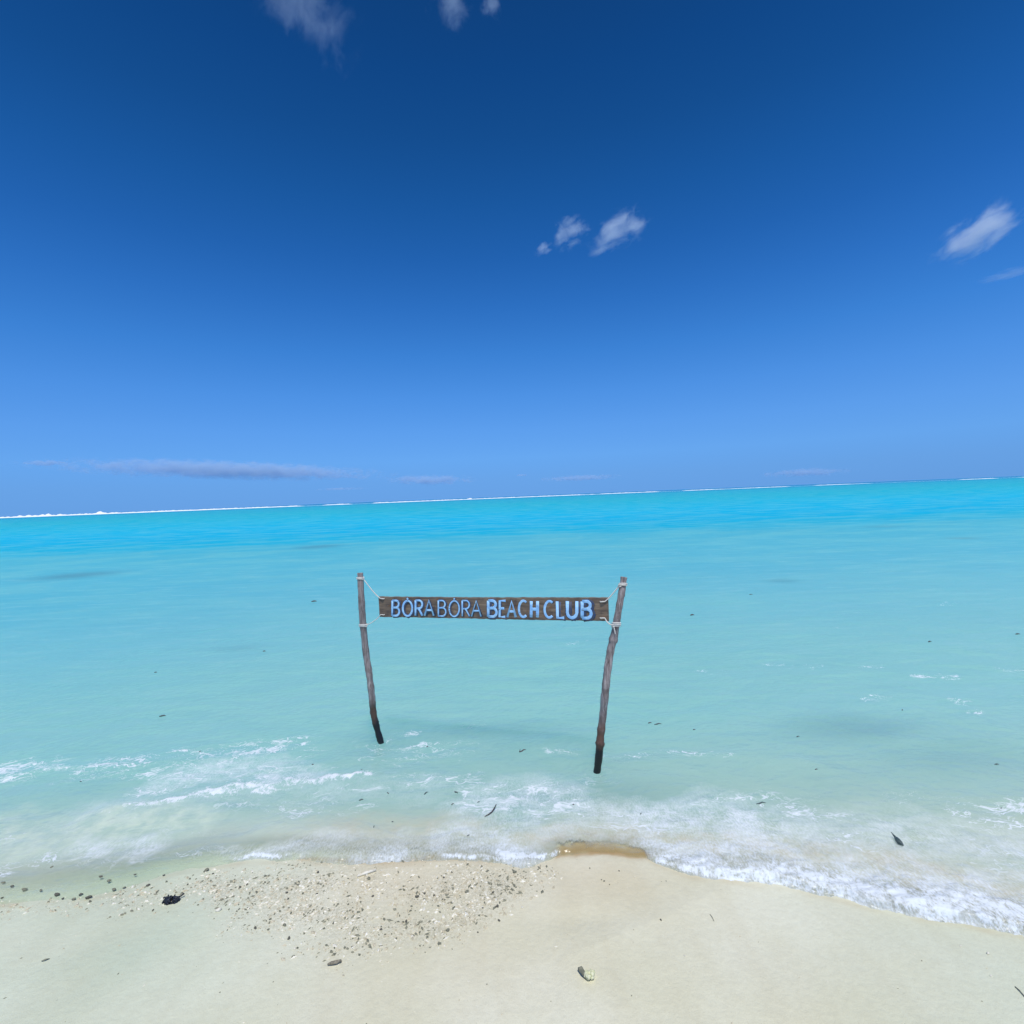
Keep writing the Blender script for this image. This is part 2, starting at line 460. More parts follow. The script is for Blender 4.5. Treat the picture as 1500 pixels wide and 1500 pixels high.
for (a_, b_) in ((558, 1090), (874, 1131)):
    pp_ = on_plane(a_, b_)
    r_ = np.hypot(Xw - pp_.x, (Yw - pp_.y))
    Zw += 0.0035 * np.sin(r_ * 2 * np.pi / 0.055) * np.exp(-r_ / 0.14) * (1 - np.exp(-(r_ / 0.03) ** 2))
Zw = np.where(S > 0, Zw + 0.001, -0.02 + S * 0.2)
Zs = sand_z(Xw, Yw)
Zw = np.where(S > 0, Zs + (np.maximum(Zw, Zs + 0.003) - Zs) * sstep(0, 0.035, S), Zs + np.maximum(0.15 * S, -0.03))

n1 = fbm(Xw * 1.6, Yw * 3.2, 4); n2 = fbm(Xw * 5, Yw * 9, 4)
Xo, Yo = Xw, Yw
Xw = Xo + 0.10 * fbm(Xo * 2.2 + 40, Yo * 2.6, 5, 0.62); Yw = Yo + 0.13 * fbm(Xo * 3.0 + 70, Yo * 2.2 + 9, 5, 0.66)
dense = 0.74 * stroke(Xw, Yw, A_PX, [0.06, 0.08, 0.09, 0.14, 0.19, 0.12, 0.05], 0.9)
dense = np.clip(dense * (0.85 + 0.55 * fbm(Xo * 7, Yo * 14, 4, .65)), 0, 1)
dense = np.maximum(dense, 0.5 * stroke(Xw, Yw, [(0, 1132), (40, 1125), (90, 1130)], 0.10, 0.8))
dense = np.maximum(dense, 0.68 * stroke(Xw, Yw, [(960, 1262), (1010, 1272), (1080, 1278), (1150, 1284), (1230, 1298), (1290, 1314), (1350, 1322), (1420, 1330), (1500, 1348), (1620, 1375)],
                                 [0.05, 0.09, 0.12, 0.14, 0.14, 0.17, 0.18, 0.18, 0.2, 0.2], 0.6))
dense = np.maximum(dense, 0.75 * stroke(Xw, Yw, [(735, 1250), (765, 1260), (805, 1252)], [0.04, 0.08, 0.04], 0.6))
dense = np.maximum(dense, 0.62 * np.exp(-((S - 0.025) / 0.025) ** 2) * sstep(.35, .6, vnoise(Xo * 3, Yo * 3)) * sstep(-1.75, -1.3, Xo))
lace_glints = np.maximum.reduce([
    stroke(Xw, Yw, [(0, 1135), (60, 1128)], 0.22, 0.8),
    0.9 * stroke(Xw, Yw, [(120, 1130), (260, 1112), (380, 1102), (540, 1100)], 0.25, 0.7),
    1.0 * stroke(Xw, Yw, [(240, 1150), (320, 1135), (400, 1135), (480, 1135)], 0.20, 0.6),
    0.7 * stroke(Xw, Yw, [(470, 1120), (560, 1112), (640, 1104), (700, 1102)], 0.14, 0.8),
    0.8 * stroke(Xw, Yw, [(480, 1160), (580, 1145), (690, 1140)], 0.16, 0.7),
    0.6 * stroke(Xw, Yw, [(180, 1205), (340, 1190), (520, 1180)], 0.20, 0.8),
    0.5 * stroke(Xw, Yw, [(20, 1215), (90, 1205)], 0.15, 0.8),
    0.75 * stroke(Xw, Yw, [(880, 1112), (950, 1108), (1000, 1112), (1060, 1106)], 0.07, 0.8),
    0.8 * stroke(Xw, Yw, [(700, 1170), (820, 1170), (960, 1200), (1060, 1188), (1180, 1188), (1300, 1190), (1500, 1200)], 0.22, 0.7),
    0.7 * stroke(Xw, Yw, [(1200, 1220), (1350, 1240), (1500, 1260)], 0.30, 0.8),
    0.45 * stroke(Xw, Yw, [(0, 1272), (110, 1262), (250, 1248), (330, 1246)], 0.14, 0.7),
    0.4 * stroke(Xw, Yw, [(0, 1225), (120, 1222), (330, 1215)], 0.14, 0.7),
    0.55 * stroke(Xw, Yw, [(850, 1138), (874, 1134), (896, 1137)], 0.09, 0.6), 0.55 * stroke(Xw, Yw, [(545, 1093), (572, 1098), (566, 1112), (540, 1120)], 0.08, 0.6)])
lace_glints = np.clip(lace_glints * (0.75 + 0.9 * n1), 0, 1)
for (a_, b_, L_, k_) in [(1132, 975, 26, .8), (1275, 980, 30, .8), (1358, 993, 26, 1.), (1396, 996, 14, .9), (1284, 1025, 32, .9), (1410, 1031, 18, .7), (1425, 1045, 18, .7),  # short strokes: glints on wave crests painted as white, plus foam flecks
                        (1485, 982, 22, .7), (1045, 986, 30, .6), (1184, 974, 12, .6), (1390, 886, 10, .6), (1210, 922, 30, .3), (640, 862, 40, .3), (845, 942, 24, .6),
                        (1240, 900, 40, .3), (900, 905, 30, .3), (590, 1073, 26, .8), (600, 1095, 34, .9), (650, 1094, 26, .8), (690, 1068, 22, .5), (820, 1098, 30, .6)]:
    pp_ = on_plane(a_, b_)
    lace_glints = np.maximum(lace_glints, 0.62 * k_ * stroke(Xw, Yw, [(a_ - L_ / 2, b_ + 1), (a_ + L_ / 2, b_ - 1)], 0.012 * pp_.y + 0.02, 0.5))
fizz = np.maximum.reduce([
    1.1 * stroke(Xw, Yw, [(120, 1246), (160, 1247), (210, 1246)], 0.10, 0.7),
    0.9 * stroke(Xw, Yw, [(330, 1250), (450, 1245), (540, 1246), (640, 1242), (720, 1244)], [0.07, 0.15, 0.17, 0.17, 0.18], 0.8),
    1.2 * stroke(Xw, Yw, [(760, 1180), (745, 1215), (765, 1250)], [0.22, 0.26, 0.18], 0.7),
    0.9 * stroke(Xw, Yw, [(680, 1190), (730, 1165), (800, 1160), (900, 1190)], [0.14, 0.22, 0.2, 0.2], 0.8),
    1.3 * stroke(Xw, Yw, [(960, 1200), (1010, 1215), (1060, 1200), (1130, 1215)], [0.22, 0.32, 0.3, 0.22], 0.7),
    1.3 * stroke(Xw, Yw, [(960, 1245), (1040, 1262), (1130, 1272), (1250, 1292), (1380, 1312), (1520, 1335)], [0.14, 0.22, 0.24, 0.24, 0.26, 0.3], 0.55),
    0.7 * stroke(Xw, Yw, [(1100, 1210), (1200, 1225), (1350, 1240), (1500, 1260)], [0.25, 0.3, 0.32, 0.36], 0.7),
    0.6 * stroke(Xw, Yw, [(780, 1215), (870, 1205), (960, 1225)], 0.20, 0.8),
    0.95 * stroke(Xw, Yw, [(250, 1148), (310, 1130), (370, 1130), (430, 1143)], 0.22, 0.7),
    0.3 * stroke(Xw, Yw, [(150, 1185), (330, 1165), (480, 1160), (640, 1150)], 0.25, 0.9)])
fizz = np.clip(fizz * (0.85 + 0.5 * n2), 0, 1)
gap = stroke(Xo + 0.03 * fbm(Xo * 9, Yo * 9, 4, .65), Yo + 0.035 * fbm(Xo * 12 + 70, Yo * 7 + 9, 4, 0.7), [(826, 1247), (860, 1244), (900, 1245), (938, 1248)], [0.03, 0.055, 0.055, 0.03], 0.35)
_g0, _g1 = on_plane(822, 1250), on_plane(946, 1252)
near_gap = sstep(_g0.x - .04, _g0.x + .03, Xo) * (1 - sstep(_g1.x - .03, _g1.x + .04, Xo)) * (1 - sstep(0.045, 0.08, S + 0.07 * fbm(Xo * 16, Yo * 9, 4, .75)))
gap = np.maximum(gap * 0.6, near_gap)
for a in (dense, lace_glints, fizz): a *= (1 - np.clip(gap * 1.4, 0, 1))
churn = np.maximum.reduce([
    0.8 * stroke(Xw, Yw, [(780, 1225), (870, 1220), (960, 1232), (1040, 1240)], [0.10, 0.14, 0.14, 0.08], 0.7),
    0.8 * stroke(Xw, Yw, [(1080, 1235), (1180, 1262), (1300, 1270), (1420, 1295), (1500, 1315)], [0.10, 0.14, 0.18, 0.16, 0.14], 0.8),
    0.95 * stroke(Xw, Yw, [(-60, 1245), (0, 1240), (90, 1228), (220, 1212), (300, 1205)], [.4, .36, .34, .22, .12], 0.7),
    0.5 * stroke(Xw, Yw, [(400, 1222), (600, 1215), (720, 1225)], 0.16, 0.9)])
Xw, Yw = Xo, Yo
patch = np.zeros_like(Xw)
for (px_, py_, wx, wy, k) in [(112, 843, 46, 5, .55), (467, 801, 30, 3, .5), (1145, 852, 26, 3, .35), (1410, 789, 30, 2, .4), (1250, 1068, 110, 22, .28),
                              (350, 950, 40, 5, .15), (1400, 1110, 130, 30, .16), (700, 1072, 150, 12, .14), (900, 1165, 120, 22, .14), (1290, 772, 40, 2, .25),  # wide one between the poles paints the sign's soft shadow into the water
                              (560, 1085, 60, 26, .12)]:
    c0 = on_plane(px_, py_); c1 = on_plane(px_ + wx, py_); c2 = on_plane(px_, py_ - wy); c3 = on_plane(px_, py_ + wy)
    rx = abs(c1.x - c0.x); ry = abs(c2.y - c3.y) / 2
    patch = np.maximum(patch, k * np.exp(-(((Xw - c0.x) / rx) ** 2 + ((Yw - c0.y) / ry) ** 2) ** 1.3))
band = np.sqrt(np.clip(px_of_y(Yw + 0.0), 0, 640) / 640)
band = band - 0.05 * (1 - sstep(-1.0, -0.35, Xw / Yw)) * sstep(2.6, 3.6, Yw) * (1 - sstep(9, 15, Yw))
opac = sstep(-0.02, 0.20, S + 0.05 * n1) * 0.88 + 0.12
_lf = 1 - sstep(150, 420, 750 + Xo / Yo * 750)
opac = opac * (1 - _lf) + _lf * (sstep(0.02, 0.36, S + 0.06 * n1) * 0.95 + 0.05)
opac = opac * (1 - 0.9 * np.clip(gap * 1.5, 0, 1))
opac = np.maximum(opac, np.clip(1.3 * dense, 0, 1) * 0.9)
opac = np.maximum(opac, np.clip(fizz, 0, 1) * 0.7)
water = grid_mesh('lagoon_water', Xw, Yw, Zw, {'band': band, 'dense': dense, 'lace_glints': lace_glints, 'fizz': fizz, 'churn': churn, 'patch': patch, 'opac': opac, 'shallow': 1 - sstep(0.0, 0.50, S + 0.10 * n1), 'left': sstep(-0.9, -1.5, Xw)}, water_mat())
tag(water, kind='structure')

# ------------------------------------------------------------------ surf on the outer reef
def surf_line():
    t = NT('surf_foam')
    bs = t.n('BsdfPrincipled', {'Base Color': (0.92, 0.95, 0.96, 1), 'Roughness': 0.9})
    m = t.surf(bs.outputs[0])
    D = 620.0
    xs = np.arange(-760, 760, 1.1)
    pxs = 750 + xs / D * 750
    h = np.interp(pxs, [-200, 0, 60, 160, 250, 400, 555, 570, 700, 900, 1010, 1100, 1300, 1600],
                  [1.9, 2.0, 2.1, 2.0, 1.9, 1.5, 1.1, 1.2, 1.1, 1.0, 0.9, 0.75, 0.75, 0.8])
    br = np.interp(pxs, [0, 230, 380, 540, 560, 640, 900, 1000, 1200, 1500], [1, 1, .95, .15, .8, .7, .62, .42, .38, .45])
    nz = vnoise(xs * 0.03, xs * 0 + 3.3) ; n2 = vnoise(xs * 0.35, xs * 0 + 8.1)
    h = 0.66 * h * (0.75 + 0.4 * n2) * np.clip((br - nz * 0.8) * 5 + 0.6, 0.12, 1)
    for (p, w, a) in [(31, 1.5, 1.6), (45, 2, 2.0), (55, 4, 1.3), (66, 4, 1.6), (78, 2.5, 1.6), (97, 3, .8), (160, 2.5, 3.2), (166, 1.6, 1.2), (870, 6, .4), (690, 2, 1.1)]:
        h = h + 0.75 * a * np.exp(-((pxs - p) / w) ** 2) * (0.8 + 0.5 * n2)
    prof = [(-7, 0.0), (-4.5, 0.35), (-2.5, 0.8), (0, 1.0), (2, 0.75), (5, 0.3), (9, 0.0)]
    V, F = [], []
    for i, x in enumerate(xs):
        for (dy, k) in prof:
            j = rnd.uniform(0.8, 1.15) if 0 < k else 1
            V.append((x, D + 25 * math.sin(x / 190) + dy + rnd.uniform(-.5, .5), max(h[i] * k * j, 0) - (0.1 if k == 0 else 0)))
    n = len(prof)
    for i in range(len(xs) - 1):
        for k in range(n - 1):
            a = i * n + k
            F.append((a, a + 1, a + n + 1, a + n))
    o = link('reef_surf', mesh_from('reef_surf', V, F), m)
    tag(o, 'white line of surf breaking on the outer reef along the horizon', 'surf', kind='stuff')
surf_line()

# ------------------------------------------------------------------ clouds
def cloud_mat(name, dens, colr, nscale, thr, seed, stretch=(1, 1, 1), aniso=-0.2):
    t = NT(name)
    tc = t.n('TexCoord').outputs['Object']
    mp = t.n('Mapping', {'Vector': tc, 'Scale': stretch, 'Location': (seed * 3.7, seed * 1.3, seed * 2.1)}).outputs[0]
    nz = t.noise(mp, nscale, 10, 0.64, 0.35)
    r = t.n('VectorMath', {0: tc}, operation='LENGTH').outputs['Value']
    fall = t.rng(r, 0.0, 0.92, 1.0, 0.0)
    v = t.math('ADD', t.math('MULTIPLY', t.math('SUBTRACT', nz, 0.5), 3.2), t.math('SUBTRACT', t.math('MULTIPLY', fall, 0.95), thr))
    d = t.math('MULTIPLY', t.rng(v, 0.0, 0.75), t.math('MULTIPLY', t.rng(r, 0.6, 0.9, 1, 0), dens))
    pv = t.n('VolumePrincipled', {'Color': colr, 'Density': d, 'Anisotropy': aniso})
    t.t.links.new(pv.outputs[0], t.out.inputs['Volume'])
    t.m.cycles.volume_step_rate = 0.14
    try: t.m.cycles.homogeneous_volume = False
    except Exception: pass
    return t.m

cloud_n = [0]
def cloud(px, py, w, h, dist, opt, colr, label, tilt=0.0, nscale=1.6, thr=0.62, stretch=(1, 1, 1), group=None):
    cloud_n[0] += 1
    s = cloud_n[0]
    d = ray(px, py); c = Vector((0, 0, CAM_H)) + d * dist
    bm = bmesh.new()
    bmesh.ops.create_icosphere(bm, subdivisions=4, radius=1.0)
    for v in bm.verts:
        k = 1 - 0.16 * (0.5 + 0.5 * math.sin(5 * v.co.x + s) * math.sin(6 * v.co.z + 2 * s) * math.cos(4 * v.co.y + s))
        v.co *= k
    me = bpy.data.meshes.new('cloud'); bm.to_mesh(me); bm.free()
    hx, hz = w / 1500 * dist, h / 1500 * dist
    hy = max(hz * 1.3, min(hx, hz * 2.2))
    m = cloud_mat('cloud_vapour', opt / hy, colr, nscale, thr, s, stretch)
    o = link('cloud', me, m)
    o.scale = (hx, hy, hz)
    az = math.atan2(-d.x, d.y)
    el = math.atan2(d.z, math.hypot(d.x, d.y))
    o.rotation_euler = (Matrix.Rotation(az, 3, 'Z') @ Matrix.Rotation(el, 3, 'X') @ Matrix.Rotation(R(tilt), 3, 'Y')).to_euler()
    o.location = c
    tag(o, label, 'cloud', group)
W = (1, 1, 1, 1); G = (0.66, 0.84, 1.0, 1)  # G puts the shade of the low clouds into their colour
cloud(1428, 345, 165, 92, 2600, 2.2, W, 'brightest white puffy cloud at the far right of the sky', tilt=-27, nscale=2.1, thr=0.33)
cloud(903, 338, 140, 86, 2600, 1.9, W, 'soft white wispy cloud in the middle of the sky, larger of a pair', tilt=-18, nscale=1.9, thr=0.38)
cloud(834, 338, 100, 76, 2600, 1.3, W, 'faint torn wisp of cloud just left of the larger middle cloud', tilt=-35, nscale=2.2, thr=0.45)
cloud(797, 364, 44, 30, 2600, 0.7, W, 'tiny faint cloud scrap below and left of the middle pair', tilt=-20, nscale=1.6, thr=0.35)
cloud(455, 20, 230, 160, 2600, 0.5, W, 'thin feathery cloud at the top edge, left of centre', tilt=25, nscale=1.9, thr=0.42, stretch=(1.7, 1, 0.8))
cloud(655, 0, 110, 100, 2600, 0.65, W, 'small blurred cloud cut by the top edge near centre', tilt=10, nscale=1.8, thr=0.38)
cloud(722, 0, 60, 70, 2600, 0.6, W, 'very faint cloud veil at the top edge, right of the blurred one', tilt=10, nscale=1.8, thr=0.35)
cloud(1475, 402, 110, 26, 2600, 0.35, W, 'faint thin veil of cloud low under the bright right cloud', nscale=2, thr=0.3)
cloud(345, 689, 620, 40, 9000, 4.0, G, 'long flat grey cloud bank low over the left of the horizon', tilt=2.6, nscale=2.4, thr=0.16, stretch=(8, 2, 1))
cloud(66, 678, 90, 16, 9000, 2.4, G, 'small grey cloud streak low at the far left', nscale=1.6, thr=0.3, stretch=(3, 1, 1))
cloud(630, 703, 210, 24, 9000, 3, G, 'grey-lilac cloud strip low above the horizon right of the long bank', tilt=1.5, nscale=1.6, thr=0.3, stretch=(5, 2, 1))
cloud(850, 700, 190, 15, 9000, 2.4, G, 'thin pale cloud streak low above the middle of the horizon', thr=0.3, stretch=(6, 2, 1))
cloud(1180, 692, 180, 20, 9000, 2.4, G, 'dim lilac cloud streak low above the right half of the horizon', thr=0.3, stretch=(5, 2, 1))
cloud(765, 696, 30, 6, 9000, 2, G, 'tiny dark cloud fleck above the middle of the horizon', thr=0.3, stretch=(2, 1, 1))
cloud(500, 716, 120, 8, 9000, 1.2, G, 'faint low cloud streak just under the right end of the long bank', thr=0.3, stretch=(5, 2, 1))

# ------------------------------------------------------------------ sign on two poles
YL, YR = on_plane(557, 1088).y, on_plane(875, 1130).y

def pole_mat():
    t = NT('weathered_pole_wood')
    P = t.coords(scale=(1, 1, 0.10))
    g = t.noise(P, 75, 5, 0.65, 0.6)
    n = t.noise(t.coords(), 11, 4, 0.6)
    c = t.ramp(g, [(0.25, lin(72, 65, 64)), (0.45, lin(128, 118, 116)), (0.6, lin(158, 149, 147)), (0.8, lin(192, 184, 180))])
    c = t.mix(t.math('MULTIPLY', t.rng(n, 0.5, 0.68), 0.55), c, lin(88, 74, 66))
    z = t.n('SeparateXYZ', {0: t.n('NewGeometry').outputs['Position']}).outputs['Z']
    zz = t.math('ADD', z, t.math('MULTIPLY', t.math('SUBTRACT', n, 0.5), 0.30))
    c = t.mix(t.rng(zz, 0.38, 0.24), c, lin(92, 68, 56))
    c = t.mix(t.rng(zz, 0.22, 0.12), c, lin(16, 17, 20))
    ro = t.rng(zz, 0.15, 0.3, 0.45, 0.85)
    b = t.n('Bump', {'Height': g, 'Strength': 0.8, 'Distance': 0.006}).outputs[0]
    b = t.n('Bump', {'Height': n, 'Strength': 0.5, 'Distance': 0.01, 'Normal': b}).outputs[0]
    return t.surf(t.n('BsdfPrincipled', {'Base Color': c, 'Roughness': ro, 'Normal': b}).outputs[0])
PM = pole_mat()

def pole(pts, depth, widths, label, seed, knots):
    P = [at_depth(a, b, depth + 0.012 * math.sin(i * 1.7 + seed)) for i, (a, b) in enumerate(pts)]
    P = resample(P, 9)
    base = P[-1]
    tail = [base + Vector((0.02 * k, 0, -0.12 * k)) for k in range(1, 5)]
    P = P + tail
    n = len(P)
    rr = random.Random(seed)
    rads = []
    for i in range(n):
        f = min(1.0, i / (n - 5))
        w = np.interp(f, np.linspace(0, 1, len(widths)), widths) / 750 * depth / 2
        k = 1 + 0.05 * math.sin(i * 0.9 + seed) + rr.uniform(-.035, .035)
        for (kf, ka) in knots: k += ka * math.exp(-((f - kf) / 0.012) ** 2)
        rads.append(float(w * k))
    V, F = tube(P, rads, 16, seed=seed, wob=0.09)
    # rounded, slightly chipped head
    org = Vector((base.x, base.y, 0))
    V = [v - org for v in V]
    o = link('wooden_pole', mesh_from('wooden_pole', V, F), PM)
    o.location = org
    bv = o.modifiers.new('soft', 'BEVEL'); bv.width = 0.004; bv.segments = 2; bv.limit_method = 'ANGLE'; bv.angle_limit = R(60)
    return tag(o, label, 'pole', 'poles holding up the sign'), P, rads
LP = [(527.5, 839), (529, 870), (531.5, 910), (536, 955), (541.5, 992), (545, 1022), (547, 1044), (552, 1066), (558.5, 1089)]
RP = [(914, 845), (910, 872), (905, 900), (900, 930), (894, 955), (889, 990), (886, 1020), (883, 1050), (880, 1075), (878, 1100), (874.5, 1131)]
poleL, PL, RL = pole(LP, YL, [8.5, 9.5, 9.5, 9.5, 9, 9], 'crooked grey wooden pole left of the hanging sign, leaning left, black wet foot', 3, [(.22, .1), (.62, .08), (.83, .15)])
poleR, PR, RR_ = pole(RP, YR, [9.5, 10, 11, 11.5, 11, 11.5, 11], 'thicker grey wooden pole right of the hanging sign, leaning right, black wet foot', 8, [(.10, .08), (.33, .28), (.60, .12), (.86, .22)])

# board plane: through its left and right ends at pole depths
cTL, cBL = at_depth(554.6, 874.2, YL - 0.02), at_depth(554.6, 903.6, YL - 0.02)
cTR, cBR = at_depth(891, 876.4, YR + 0.02), at_depth(891, 910.2, YR + 0.02)
ex = ((cTR + cBR) - (cTL + cBL)).normalized()
up0 = Vector((0, 0, 1))
ny = ex.cross(up0).normalized()              # faces the camera (towards -Y)
if ny.y > 0: ny = -ny
ez = ny.cross(ex).normalized()
if ez.z < 0: ez = -ez
org = (cTL + cBL) / 2
def bpt(px, py, off=0.0):
    d = ray(px, py); o = Vector((0, 0, CAM_H)); pp = org + ny * off
    k = (pp - o).dot(ny) / d.dot(ny)
    return o + d * k
def bl(px, py):
    v = bpt(px, py) - org
    return v.dot(ex), v.dot(ez)
bw = bl(891, 893)[0]
zTL, zBL = bl(554.6, 874.4)[1], bl(554.6, 903.8)[1]; zTR, zBR = bl(891, 876.4)[1], bl(891, 910.2)[1]
sign = bpy.data.objects.new('hanging_sign', None); col.objects.link(sign)
sign.matrix_world = Matrix.Translation(org) @ Matrix((ex, -ny, ez)).transposed().to_4x4()   # local x along, y away, z up
tag(sign, 'brown wooden board sign reading BORA BORA BEACH CLUB in pale blue, roped between two poles', 'sign')
sign.empty_display_size = 0.1

def board_mat():
    t = NT('stained_board_wood')
    P = t.coords(scale=(0.10, 1, 1))
    g = t.noise(P, 55, 6, 0.65, 0.8)
    n = t.noise(t.coords(), 13, 5, 0.65)
    c = t.ramp(g, [(0.25, lin(58, 52, 48)), (0.45, lin(104, 90, 78)), (0.6, lin(130, 112, 94)), (0.78, lin(158, 142, 122))])
    c = t.mix(t.math('MULTIPLY', t.rng(n, 0.48, 0.66), 0.6), c, lin(66, 58, 60))
    n2 = t.noise(t.coords(scale=(.6, 1, 1)), 30, 4, 0.6)
    c = t.mix(t.math('MULTIPLY', t.rng(n2, 0.58, 0.66), 0.6), c, lin(120, 80, 44))
    b = t.n('Bump', {'Height': g, 'Strength': 0.7, 'Distance': 0.003}).outputs[0]
    return t.surf(t.n('BsdfPrincipled', {'Base Color': c, 'Roughness': 0.75, 'Normal': b}).outputs[0])

def make_board():
    nx = 90; V, F = [], []
    rr = random.Random(5)
    th = 0.022
    for i in range(nx + 1):
        f = i / nx; x = f * bw
        zt = zTL + (zTR - zTL) * f + rr.uniform(-.0016, .0016) - 0.0015 * math.sin(f * 5)
        zb = zBL + (zBR - zBL) * f + rr.uniform(-.0016, .0016)
        dx = 0
        for (y, z) in ((0, zt), (0, (zt + zb) / 2), (0, zb), (th, zb), (th, (zt + zb) / 2), (th, zt)):
            jx = rr.uniform(-.003, .003) if i in (0, nx) else 0
            V.append((x + jx, y + 0.003 * math.sin(f * 7), z))
    for i in range(nx):
        for k in range(6):
            a = i * 6 + k; b = i * 6 + (k + 1) % 6
            F.append((a, a + 6, b + 6, b))
    F.append((0, 1, 2, 3, 4, 5)); F.append(tuple(nx * 6 + k for k in (5, 4, 3, 2, 1, 0)))
    o = link('board', mesh_from('board', V, F, False), board_mat(), sign)
    bm = bmesh.new(); bm.from_mesh(o.data); bmesh.ops.recalc_face_normals(bm, faces=bm.faces); bm.to_mesh(o.data); bm.free()
    bv = o.modifiers.new('soft', 'BEVEL'); bv.width = 0.0025; bv.segments = 2; bv.limit_method = 'ANGLE'; bv.angle_limit = R(50)
make_board()

def arc(cx, cy, rx, ry, a0, a1, n=12):
    return [(cx + rx * math.cos(R(a0 + (a1 - a0) * i / n)), cy + ry * math.sin(R(a0 + (a1 - a0) * i / n))) for i in range(n + 1)]
FONT = {   # strokes in a unit cell, y up
    'B': [[(.06, 0), (.06, 1)], [(.06, 1), (.5, 1)] + arc(.5, .77, .38, .23, 80, -90) + [(.06, .53)], [(.5, .54)] + arc(.55, .27, .42, .27, 80, -90) + [(.06, 0)]],
    'O': [arc(.5, .48, .47, .50, 90, 450, 26)],
    'R': [[(.06, 0), (.06, 1)], [(.06, 1), (.5, 1)] + arc(.5, .74, .42, .26, 80, -90) + [(.06, .48)], [(.45, .48), (.95, 0)]],
    'A': [[(.0, 0), (.5, 1), (1.0, 0)], [(.2, .36), (.8, .36)]],
    'E': [[(1, 1), (.08, 1), (.08, 0), (1, 0)], [(.08, .53), (.8, .53)]],
    'C': [arc(.55, .5, .5, .5, 52, 308, 20)],
    'H': [[(.08, 0), (.08, 1)], [(.92, 0), (.92, 1)], [(.08, .5), (.92, .5)]],
    'L': [[(.08, 1), (.08, 0), (1, 0)]],
    'U': [[(.06, 1), (.06, .4)] + arc(.5, .34, .44, .34, 180, 360, 14) + [(.94, .4), (.94, 1)]],
    '´': [[(.35, 0), (.65, 1)]],
}
TEXT = [('B', 574.2, 585.5, 1.3), ('O', 589.8, 604.6, 1.3), ('R', 608.2, 619.6, 1.3), ('A', 622, 635.4, 1.25),
        ('B', 641.6, 653.6, .95), ('O', 657.8, 673.4, .95), ('R', 676.6, 688.6, .95), ('A', 690.8, 704.8, 1.0),
        ('B', 714.6, 727.8, 1.75), ('E', 731.4, 740.6, 1.6), ('A', 743.4, 755.8, 1.6), ('C', 759.6, 772.8, 1.55), ('H', 777.4, 788.4, 1.9),
        ('C', 797.2, 811.2, 1.6), ('L', 815.6, 826.4, 1.9), ('U', 830.2, 846, 2.0), ('B', 852, 866.4, 2.05)]
def paint_mat(name, a, b, k):
    t = NT(name)
    n = t.noise(t.coords(), 60, 4, 0.6)
    c = t.mix(t.rng(n, 0.35, 0.65), a, b)
    return t.surf(t.n('BsdfPrincipled', {'Base Color': c, 'Roughness': 0.6}).outputs[0])
def chipped_paint():
    t = NT('chipped_pale_blue_paint')
    n = t.noise(t.coords(scale=(.4, 1, 1)), 90, 4, 0.65)
    n2 = t.noise(t.coords(), 25, 3, 0.6)
    c = t.mix(t.rng(n2, 0.35, 0.65), lin(140, 194, 246), lin(172, 218, 252))
    c = t.mix(t.math('MULTIPLY', t.rng(n, 0.60, 0.68), 0.75), c, lin(92, 88, 92))
    return t.surf(t.n('BsdfPrincipled', {'Base Color': c, 'Roughness': 0.75}).outputs[0])
def lettering():
    parts, sh = [], []
    fl = (Vector((0, 1, 0)), 0.05)
    rr = random.Random(2)
    ppm = lambda x: (YL + (YR - YL) * (x - 554) / 337) / 750
    for ch, x0, x1, w in TEXT:
        f = (x0 - 554) / 337
        yt, yb = 879.2 + 1.6 * f, 901.2 + 4.4 * f
        strokes = [(s, x0, x1, yt, yb) for s in FONT[ch]]
        if ch == 'O': strokes.append((FONT['´'][0], x0 + 5, x1 - 5, yt - 3.2, yt - 1.6))
        jx, jy = rr.uniform(-.5, .5), rr.uniform(-.4, .4)
        for s, a, b, t_, b_ in strokes:
            P3 = []
            for i, (u, v) in enumerate(s):
                x, z = bl(a + (b - a) * u + jx * (v - .5), b_ + (t_ - b_) * v + jy)
                P3.append(Vector((x, -0.0035, z)))
            if len(P3) == 2: P3 = [P3[0].lerp(P3[1], k / 4) for k in range(5)]
            wm = w * 1.18 * ppm(a)
            parts.append(tube(P3, [wm * rr.uniform(.92, 1.1) for _ in P3], 10, fl))
            sh.append(tube([p + Vector((wm * .8, 0.0022, -wm * .3)) for p in P3], [wm * rr.uniform(1.6, 2.2) for _ in P3], 10, (Vector((0, 1, 0)), 0.07)))
    V, F = join(sh)
    link('letter_shadow', mesh_from('letter_shadow', V, F), paint_mat('navy_paint', lin(44, 68, 108), lin(78, 76, 80), 1), sign)
    V, F = join(parts)
    link('lettering', mesh_from('lettering', V, F), chipped_paint(), sign)
lettering()

